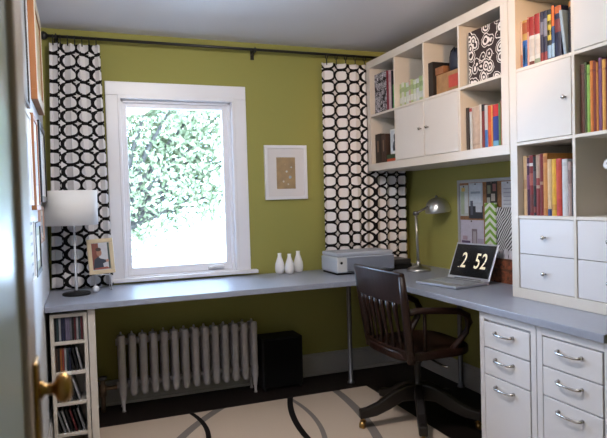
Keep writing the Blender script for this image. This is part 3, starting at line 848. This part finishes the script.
ph = thing('framed_photo', 'pale gold photo frame of a child on a wire stand beside the table lamp', 'photo frame', (-1.862, 1.385, D), None, math.radians(8))
ph.rotation_euler = (0, 0, math.radians(6))
tilt = Matrix.Translation((0, 0, .097)) @ Matrix.Rotation(math.radians(-8), 4, 'X') @ Matrix.Rotation(math.radians(-2), 4, 'Y')
b = MB(); W2, H2, fw = .075, .212, .024
b.box(-W2, W2, -.009, .009, 0, fw, tilt).box(-W2, W2, -.009, .009, H2-fw, H2, tilt).box(-W2, -W2+fw, -.009, .009, fw, H2-fw, tilt).box(W2-fw, W2, -.009, .009, fw, H2-fw, tilt)
b.build('frame', mat('pale_gold_wood', (.72, .58, .38), .3, noise=.1, nscale=12), ph, .004, local=True)
p1 = MB().box(-W2+fw, W2-fw, -.002, .006, fw, H2-fw, tilt).build('photo', flat((.60, .60, .64)), ph, local=True)
MB().box(-.050, -.012, -.0026, -.002, .030, .186, tilt).build('printed_wall', flat((.22, .06, .04)), p1, local=True)
MB().box(.040, .050, -.0026, -.002, .030, .186, tilt).build('printed_curtain', flat((.05, .08, .07)), p1, local=True)
def patch(name, col, poly, k):
    q = MB(); q.prism(poly, 0, .0004, tilt @ Matrix.Translation((0, -.0026-.0004*k, 0)) @ Matrix.Rotation(PI/2, 4, 'X'))
    q.build(name, flat(col), p1, local=True)
patch('printed_shirt', (.025, .035, .06), [(-.047, .032), (.012, .032), (.008, .062), (.030, .070), (.030, .082), (-.002, .092), (-.018, .104), (-.040, .088)], 1)
oval = lambda cx_, cz_, rx, rz: [(cx_+rx*math.cos(2*PI*i/16), cz_+rz*math.sin(2*PI*i/16)) for i in range(16)]
patch('printed_face', (.42, .20, .13), oval(-.010, .128, .015, .021), 2)
patch('printed_hair', (.05, .025, .02), oval(-.013, .148, .016, .011), 3)
patch('printed_hand', (.52, .25, .18), oval(.034, .077, .009, .008), 2)
patch('printed_rug', (.36, .10, .07), [(-.048, .028), (.048, .028), (.030, .042), (-.040, .036)], 3)
b = MB()
for sx in (-1, 1):
    b.tube([(sx*.045, -.03, .0), (sx*.045, -.028, .03), (sx*.042, .0, .095), (sx*.040, .02, .16)], .003, 8)
    b.tube([(sx*.045, -.03, .002), (sx*.045, .05, .002), (sx*.040, .02, .16)], .003, 8)
b.tube([(-.042, 0, .092), (.042, 0, .092)], .003, 8)
b.build('wire_stand', mat('white_wire', (.70, .70, .74), .4), ph, local=True)

prof = [(.018, 0), (.027, .003), (.032, .018), (.034, .042), (.031, .068), (.022, .096), (.0145, .118), (.0125, .132), (.0145, .143), (.012, .143), (.0085, .130)]
for i, (x, y, s_, lab) in enumerate(((-.700, 1.505, 1.0, 'white ceramic bottle vase, left of the three below the picture'), (-.646, 1.455, .97, 'white ceramic bottle vase, middle and nearest of the three below the picture'), (-.556, 1.525, 1.04, 'white ceramic bottle vase, right of the three below the picture'))):
    b = MB(); b.lathe([(r*s_, z*s_+D) for r, z in prof], x, y, 0, 28)
    tag(b.build('bottle_vase', M['white']), lab, 'vase', 'white vases on the desk')

# ------------------------------------------------------------------ printer and the flat black box
pr = thing('printer', 'silver grey desktop printer in front of the right curtain', 'printer', (-.19, 1.31, D))
px0, px1, py0, py1 = -.410, .030, 1.195, 1.455
sil = mat('silver_plastic', (.50, .54, .62), .4, noise=.04); silL = mat('pale_grey_plastic', (.60, .60, .60), .4)
MB().box(px0, px1, py0, py1, D+.012, D+.118).build('body', sil, pr, .012, 3)
MB().box(px0+.01, px1-.01, py0+.01, py1-.01, D, D+.014).build('base', M['plastic'], pr)
MB().box(px0+.006, px1-.006, py0+.012, py1-.004, D+.119, D+.146).build('scanner_lid', mat('scanner_lid_plastic', (.46, .49, .56), .25), pr, .008, 3)
cpn = MB().box(px0+.006, px0+.075, py0-.006, py0+.01, D+.018, D+.116).build('control_panel', silL, pr, .004)
b = MB(); b.lathe([(.009, 0), (.008, .004)], 0, 0, 0, 14, Matrix.Rotation(PI/2, 3, 'X')); b.v = [(p[0]+px0+.035, p[1]+py0-.006, p[2]+D+.08) for p in b.v]
b.build('button', M['plastic'], cpn)
MB().box(px0+.08, px1-.004, py0-.002, py0+.01, D+.018, D+.022).build('paper_slot', M['plastic'], pr)
MB().box(px0+.08, px1-.006, py0-.004, py0+.008, D+.026, D+.112).build('front_flap', mat('mid_grey_plastic', (.22, .24, .30), .4), pr, .004)
o = thing('modem', 'flat black device stack on the desk between printer and lamp', 'device', (.115, 1.36, D))
MB().box(.045, .20, 1.25, 1.45, D, D+.036).build('lower_case', M['plastic'], o, .004)
MB().box(.05, .195, 1.255, 1.445, D+.036, D+.070).build('upper_case', mat('grey_black_plastic', (.035, .034, .036), .3), o, .006)

# ------------------------------------------------------------------ desk lamp
dl = thing('desk_lamp', 'brushed metal desk lamp with dome shade beside the laptop', 'lamp', (.154, 1.10, D))
lx, ly = .154, 1.10
b = MB(); b.lathe([(.078, D), (.080, D+.006), (.076, D+.018), (.055, D+.028), (.022, D+.034), (.016, D+.050)], lx+.005, ly, 0, 32); b.build('base', M['steel'], dl)
b = MB(); b.tube([(lx, ly, D+.04), (lx+.002, ly, D+.07)], .014, 14); b.tube([(lx+.002, ly, D+.07), (.146, ly, 1.118)], .0085, 12); b.build('stem', M['steel'], dl)
b = MB(); b.tube([(.146, ly-.016, 1.122), (.146, ly+.016, 1.122)], .014, 14); b.build('elbow_joint', M['dkmetal'], dl)
b = MB(); b.tube([(.146, ly, 1.122), (.20, ly, 1.145), (.262, ly, 1.172)], .008, 12); b.build('arm', M['dkmetal'], dl)
T_ = Matrix.Rotation(math.radians(-6), 3, 'Y')
pr_ = [(.084, -.006), (.086, -.002), (.085, .012), (.081, .034), (.070, .060), (.052, .080), (.028, .091), (.010, .094)]
b = MB(); b.lathe(pr_+[(r*.965, z-.003) for r, z in pr_[::-1]], .322, ly, 1.132, 32, T_)
b.f = b.f[:-2]; b.mi = b.mi[:-2]; b.sm = b.sm[:-2]
b.build('shade', M['steel'], dl)
b = MB(); b.lathe([(.008, .092), (.010, .10), (.006, .108)], .322, ly, 1.132, 14, T_); b.build('knob', M['dkmetal'], dl)
b = MB(); b.lathe([(.012, .01), (.026, .03), (.022, .055), (.012, .075)], .322, ly, 1.132, 18, T_); b.build('bulb', M['white'], dl)

# ------------------------------------------------------------------ laptop
ax = Vector((.052, -.314, 0)).normalized()
rz = math.atan2(ax.y, ax.x)
lp = thing('laptop', 'open silver laptop showing a large clock on its black screen', 'laptop', (-.139, .461, D), None, rz)
alu = mat('aluminium', (.62, .64, .70), .3, .7)
LWd, LD = .159, .256
MB().box(-LWd, LWd, 0, LD, .003, .017).build('base', alu, lp, .003, local=True)
MB().box(-LWd+.02, LWd-.02, .085, LD-.03, .0165, .0178).build('keyboard', mat('keyboard_keys', (.20, .22, .26), .5), lp, local=True)
kb_ = MB()
for r in range(5):
    for c in range(12): kb_.box(-LWd+.026+c*.0225, -LWd+.044+c*.0225, .09+r*.022, .108+r*.022, .0178, .0192)
kb_.build('keys', mat('key_caps', (.34, .36, .40), .45), lp, local=True)
MB().box(-.045, .045, .012, .072, .0166, .0174).build('touchpad', mat('touchpad_metal', (.55, .57, .62), .35, .5), lp, local=True)
for sx in (-1, 1):
    for yy in (.02, LD-.02): MB().lathe([(.008, 0), (.008, .003)], sx*.13, yy, 0, 10).build('foot', M['plastic'], lp, local=True)
hd = Matrix.Translation((0, LD-.004, .018)) @ Matrix.Rotation(math.radians(-23), 4, 'X')
LH = .220
lid = MB().box(-LWd, LWd, 0, .007, 0, LH, hd).build('screen_lid', alu, lp, .002, local=True)
scr = MB().box(-LWd+.010, LWd-.010, -.0008, 0, .014, LH-.010, hd).build('screen', mat('black_screen', (.006, .006, .007), .18), lp, local=True)
digm = mat('lit_digits', (.75, .68, .50), .6)
digm.node_tree.nodes['Principled BSDF'].inputs['Emission Color'].default_value = (.80, .70, .48, 1)
digm.node_tree.nodes['Principled BSDF'].inputs['Emission Strength'].default_value = .5
def text_mesh(txt, size, sx, mtx, m, name, parent, bold=.012):
    cu = bpy.data.curves.new(name, 'FONT'); cu.body = txt; cu.size = size; cu.extrude = .0003; cu.offset = bold*size
    cu.align_x = 'CENTER'; cu.align_y = 'CENTER'
    to = bpy.data.objects.new(name+'_tmp', cu); C.objects.link(to)
    bpy.context.view_layer.update()
    me = bpy.data.meshes.new_from_object(to.evaluated_get(bpy.context.evaluated_depsgraph_get()))
    bpy.data.objects.remove(to)
    me.transform(Matrix.Diagonal((sx, 1, 1, 1))); me.transform(mtx)
    me.materials.clear(); me.materials.append(m); me.name = name
    o = bpy.data.objects.new(name, me); o.parent = parent; C.objects.link(o)
    return o
for tx, xx in (('2', -.064), ('5', .040), ('2', .088)):
    text_mesh(tx, .132, .68, hd @ Matrix.Translation((xx, -.0014, .108)) @ Matrix.Rotation(PI/2, 4, 'X'), digm, 'clock_digit', scr, .006)
MB().box(-.100, -.092, -.0016, -.0008, .066, .071, hd).build('clock_dot', digm, scr, local=True)
b = MB()
for xa, xb_ in ((-.110, -.02), (.012, .118)): b.box(xa, xb_, -.0022, -.0018, .1065, .1085, hd)
b.build('clock_split_line', mat('screen_line', (.004, .004, .004), .4), scr, local=True)
b = MB(); b.tube([(-.10, LD-.002, .016), (.10, LD-.002, .016)], .007, 10); b.build('hinge', M['dkmetal'], lp, local=True)

# ------------------------------------------------------------------ pin board, papers, box on the desk
pbx = RW-.002
pb = thing('pin_board', 'grey framed pin board of photos on the green wall behind the laptop', 'pin board', (pbx, .50, D))
b = MB(); by0, by1, bz0, bz1 = .02, .945, .775, 1.335; fx = pbx-.018
b.box(fx, pbx, by0, by1, bz1-.02, bz1).box(fx, pbx, by0, by1, bz0, bz0+.02).box(fx, pbx, by1-.02, by1, bz0+.02, bz1-.02).box(fx, pbx, by0, by0+.02, bz0+.02, bz1-.02)
b.build('frame', mat('grey_frame', (.42, .43, .45), .4, .3), pb, .002)
MB().box(pbx-.010, pbx-.002, by0+.02, by1-.02, bz0+.02, bz1-.02).build('board', mat('cork', (.34, .17, .08), .9, noise=.3, nscale=60), pb)
def pinned(label, y0, y1, z0, z1, bg, shapes, lay=0):
    o = thing('pinned_photo', label, 'photo print', (pbx-.011, (y0+y1)/2, z0), 'photos on the pin board')
    x = pbx-.0105-.0012*lay
    MB().box(x-.001, x, y0, y1, z0, z1).build('paper', flat(bg), o)
    W, H = y1-y0, z1-z0
    for k, (u0, u1, v0, v1, c) in enumerate(shapes):     # u from left (far) to right (near)
        MB().box(x-.0014-.0002*k, x-.001, y1-W*u1, y1-W*u0, z0+H*v0, z0+H*v1).build('printed_patch', flat(c), o)
    b = MB(); b.lathe([(.005, 0), (.006, .003), (.003, .006)], x-.001, (y0+y1)/2, z1-.008, 8, Matrix.Rotation(-PI/2, 3, 'Y')); b.build('push_pin', M['nickel'], o)
pinned('pale yellow and white photo in the upper left corner of the pin board', .835, .922, 1.10, 1.30, (.50, .54, .52), [(.1, .5, .05, .8, (.40, .46, .32)), (.2, .6, .8, .92, (.65, .45, .12)), (.6, .95, .1, .75, (.62, .64, .68))])
pinned('photo of a blue white kitchen on the pin board', .690, .828, 1.085, 1.312, (.50, .55, .62), [(0, 1, .0, .35, (.03, .035, .05)), (.1, .9, .45, .95, (.58, .64, .72)), (.12, .3, .1, .5, (.10, .11, .16)), (.5, .95, .18, .42, (.55, .58, .66)), (.15, .85, .70, .76, (.30, .36, .44))], 1)
pinned('square floral print on the pin board', .555, .655, 1.165, 1.315, (.03, .028, .025), [(.1, .4, .5, .85, (.22, .24, .16)), (.45, .8, .2, .5, (.50, .44, .40)), (.6, .9, .6, .9, (.30, .12, .12)), (.05, .35, .1, .35, (.42, .42, .36))])
pinned('white handwritten sheet at the right of the pin board', .40, .515, 1.08, 1.31, (.60, .62, .68), [(.15, .85, .8, .83, (.38, .40, .48)), (.15, .8, .7, .73, (.38, .40, .48)), (.15, .85, .6, .63, (.38, .40, .48)), (.15, .7, .5, .53, (.38, .40, .48)), (.15, .8, .4, .43, (.38, .40, .48))], 1)
pinned('photo of a white room with purple chairs on the pin board', .685, .922, .815, 1.075, (.58, .54, .64), [(0, 1, 0, .16, (.36, .30, .36)), (.05, .42, .1, .48, (.10, .06, .13)), (.5, .72, .35, .78, (.22, .17, .20)), (.55, .68, .42, .72, (.42, .38, .42)), (.75, 1, .05, .55, (.42, .36, .48)), (.1, .3, .5, .6, (.42, .30, .36))])
pinned('small cream photo under the floral print on the pin board', .545, .665, 1.105, 1.16, (.64, .58, .48), [(.15, .4, .1, .7, (.12, .09, .06)), (.6, .8, .1, .6, (.18, .13, .08))])
# wooden box with white cards, chevron and zebra folders standing in it
wb = thing('letter_box', 'carved reddish wooden letter box standing on the desk beside the bookcase', 'letter box', (.31, .42, D))
wbm = mat('carved_red_wood', (.32, .10, .045), .5, noise=.75, nscale=45, col2=(.06, .025, .015), bump=.6)
b = MB(); bx0, bx1, wy0, wy1 = .255, .375, .145, .505; wz = .868
b.box(bx0, bx1, wy0, wy1, D, D+.01).box(bx0, bx0+.01, wy0, wy1, D+.01, wz).box(bx1-.01, bx1, wy0, wy1, D+.01, wz).box(bx0+.01, bx1-.01, wy0, wy0+.01, D+.01, wz).box(bx0+.01, bx1-.01, wy1-.01, wy1, D+.01, wz)
b.build('box_body', wbm, wb, .002)
b = MB(); b.box(bx0-.003, bx0, wy0, wy1, D+.07, D+.08).box(bx0-.003, bx0, wy0, wy1, D+.13, D+.14); b.build('carved_band', mat('dark_band', (.10, .04, .02), .5), wb)
for k in range(9):
    y = .496-.038*k
    o = MB().box(.275, .278+.0, y-.030, y, .745, .916+.006*(k % 2)).build('card', flat((.62, .60, .66)))
    tag(o, f'white divider card in the wooden letter box, {ORD[k]} from its left end', 'card', 'cards in the letter box')
def chev_mat():
    m = mat('green_chevron', (.2, .4, .05), .6); s = Sh(m); x = s.xyz()
    tri = s.m('ABSOLUTE', s.m('SUBTRACT', s.m('FRACT', s.m('ADD', s.m('DIVIDE', x[1], .098), .5)), .5))
    t = s.m('FRACT', s.m('ADD', s.m('DIVIDE', x[2], .046), s.m('MULTIPLY', tri, 1.6)))
    s.base(s.mix(s.m('GREATER_THAN', t, .48), (.20, .40, .045), (.74, .76, .68)))
    return m
def zebra_mat():
    m = mat('zebra_print', (.1, .1, .1), .6); s = Sh(m); x = s.xyz()
    n = s.nt.nodes.new('ShaderNodeTexNoise'); n.inputs['Scale'].default_value = 9; n.inputs['Detail'].default_value = 1.5
    s.nt.links.new(s.tc.outputs['Object'], n.inputs[0])
    tri = s.m('ABSOLUTE', s.m('SUBTRACT', x[2], .105))
    k = s.m('ADD', s.m('ADD', s.m('MULTIPLY', x[1], 170.0), s.m('MULTIPLY', tri, 120.0)), s.m('MULTIPLY', n.outputs['Fac'], 13.0))
    s.base(s.mix(s.m('GREATER_THAN', s.m('SINE', s.m('MULTIPLY', k, 2.0)), -.1), (.010, .010, .012), (.62, .62, .64)))
    return m
o = thing('notebook', 'green and white chevron notebook standing behind the laptop screen', 'notebook', (.345, .575, D), None)
MB().box(.335, .350, .525, .622, D, 1.185).build('cover', chev_mat(), o, .001)
o = thing('folder', 'black and white zebra print folder standing in the wooden letter box', 'folder', (.31, .36, D+.011), None)
MB().box(.318, .330, .165, .494, D+.011, 1.158).build('cover', zebra_mat(), o, .001)

# ------------------------------------------------------------------ chair
CX, CYc = -.24, .50
ch = thing('swivel_chair', 'dark mahogany swivel armchair with slatted back at the desk', 'chair', (CX, CYc, F))
def arcx(y, x0, bow):     # plan curve of the back
    t = (y-CYc)/.26
    return x0 - bow*(1-t*t)
def curved_rail(y0, y1, z0, z1, x0a, x0b, bow, th, name, m, crown=0.0, n=14, bev=.006):
    b = MB(); b.smooth = False
    for i in range(n+1):
        y = y0+(y1-y0)*i/n; t = (y-CYc)/.26
        zc = z1+crown*(1-t*t)
        xb, xt = arcx(y, x0a, bow), arcx(y, x0b, bow)
        b.v += [(xb, y, z0), (xb+th, y, z0), (xt+th, y, zc), (xt, y, zc)]
    for i in range(n):
        q = i*4
        for a, c in ((0, 1), (1, 2), (2, 3), (3, 0)): b.face([q+a, q+c, q+4+c, q+4+a])
    b.face([0, 1, 2, 3]); b.face([n*4+3, n*4+2, n*4+1, n*4])
    return b.build(name, m, ch, bev, 2)
ZU = .012
def lean(z): return -.435-.06*(z-.43)/.42     # x of back at height z, at the ends
curved_rail(.232, .768, .690, .854, lean(.690), lean(.854), .030, .026, 'crest_rail', M['wood'], .006, bev=.008)
curved_rail(.245, .755, .395, .445, lean(.395), lean(.445), .030, .028, 'lower_rail', M['wood'])
for y in (.252, .748):
    s_ = 1 if y > CYc else -1
    b = MB(); b.tube([(lean(.38)+.012, y-s_*.02, .38), (lean(.55)+.012, y-s_*.010, .55), (lean(.70)+.012, y, .70), (lean(.83)+.013, y+s_*.004, .835)], [.022, .021, .020, .016], 10, .026)
    b.build('stile', M['wood'], ch)
NS = 7
for i in range(NS):
    y = .325+.35*i/(NS-1)
    xa, xb_ = arcx(y, lean(.44), .030)+.013, arcx(y, lean(.69), .030)+.013
    b = MB(); b.tube([(xa, y, .44), (xa*.65+xb_*.35, y, .52), (xb_, y, .66), (xb_, y, .695)], [.008, .008, .015, .019], 8, .007, up=(1, 0, 0)); b.build('slat', M['wood'], ch)
poly = []
for i in range(40):
    a = 2*PI*i/40; c, s_ = math.cos(a), math.sin(a); e = .55
    poly.append((CX+.235*math.copysign(abs(c)**e, c), CYc+.245*math.copysign(abs(s_)**e, s_)))
MB().prism(poly, .385, .430).build('seat', M['wood'], ch, .012, 3)
for y, s_ in ((.268, -1), (.732, 1)):
    b = MB(); b.tube([(lean(.60)+.02, y, .640), (-.38, y, .648), (-.25, y+s_*.012, .640), (-.14, y+s_*.016, .628), (-.085, y+s_*.016, .602), (-.068, y+s_*.012, .560), (-.085, y+s_*.006, .510), (-.13, y-s_*.006, .455), (-.17, y-s_*.02, .410)], [.023, .024, .026, .026, .024, .023, .022, .022, .020], 12, .016)
    b.build('arm', M['wood'], ch)
    b = MB(); b.tube([(-.33, y-s_*.01, .41), (-.335, y, .635)], [.011, .009], 8); b.build('arm_spindle', M['wood'], ch)
b = MB(); b.box(CX-.13, CX+.13, CYc-.13, CYc+.13, .350, .385); b.build('seat_plate', M['wooddk'], ch, .01)
b = MB(); b.lathe([(.040, .10), (.045, .14), (.030, .17), (.018, .19), (.018, .30), (.040, .33), (.055, .352)], CX, CYc, 0, 18); b.build('pedestal', M['black'], ch)
b = MB(); b.tube([(CX+.05, CYc-.04, .335), (CX+.05, CYc-.17, .325), (CX+.05, CYc-.22, .33)], .006, 8); b.build('lever', M['nickel'], ch)
for a in (170, 242, 314, 26, 98):
    a = math.radians(a); R = Matrix.Translation((CX, CYc, 0)) @ Matrix.Rotation(a, 4, 'Z')
    pts = [(.02, .19), (.08, .185), (.16, .150), (.24, .100), (.30, .078), (.345, .072)]
    low = [(.345, .022), (.32, .024), (.25, .032), (.17, .062), (.10, .098), (.02, .10)]
    b = MB()
    b.prism([(x, -z) for x, z in pts+low], -.023, .023, R @ Matrix.Rotation(-PI/2, 4, 'X'))
    lg = b.build('leg', M['wooddk'], ch, .008, 2)
    e = R @ Vector((.325, 0, 0))
    b = MB(); t = Vector((math.cos(a+.9), math.sin(a+.9), 0)); n_ = Vector((-t.y, t.x, 0))
    wc = Vector((e.x, e.y, F+.008+.021))+t*.010
    b.tube([tuple(wc-n_*.013), tuple(wc+n_*.013)], .021, 16)
    b.tube([(e.x, e.y, F+.048), (e.x, e.y, .026)], .008, 8); b.box(e.x-.013, e.x+.013, e.y-.013, e.y+.013, F+.046, F+.052)
    b.build('caster', M['brass'], lg)
# ------------------------------------------------------------------ ceiling light that lights the room, and an added spot fixture
cl = thing('ceiling_light', 'round ceiling light on the ceiling above the middle of the room', 'ceiling light', (LX, LY, CZ))
b = MB(); b.lathe([(.09, CZ-.02), (.10, CZ-.012), (.10, CZ)], LX, LY, 0, 28); b.build('base', M['white'], cl)
b = MB(); b.tube([(LX, LY, CZ-.02), (LX, LY, CZ-.07)], .014, 10); b.build('stem', M['white'], cl)
cl = thing('ceiling_light', 'small added spot light, unseen, on the ceiling in front of the tall bookcase', 'ceiling light', (SX, SY, CZ))  # unseen fixture added to carry the warm spot
b = MB(); b.lathe([(.045, CZ-.012), (.05, CZ-.006), (.05, CZ)], SX, SY, 0, 24); b.build('base', M['white'], cl)
b = MB(); b.tube([(SX, SY, CZ-.012), (SX, SY, CZ-.07)], .009, 10); b.build('stem', M['white'], cl)
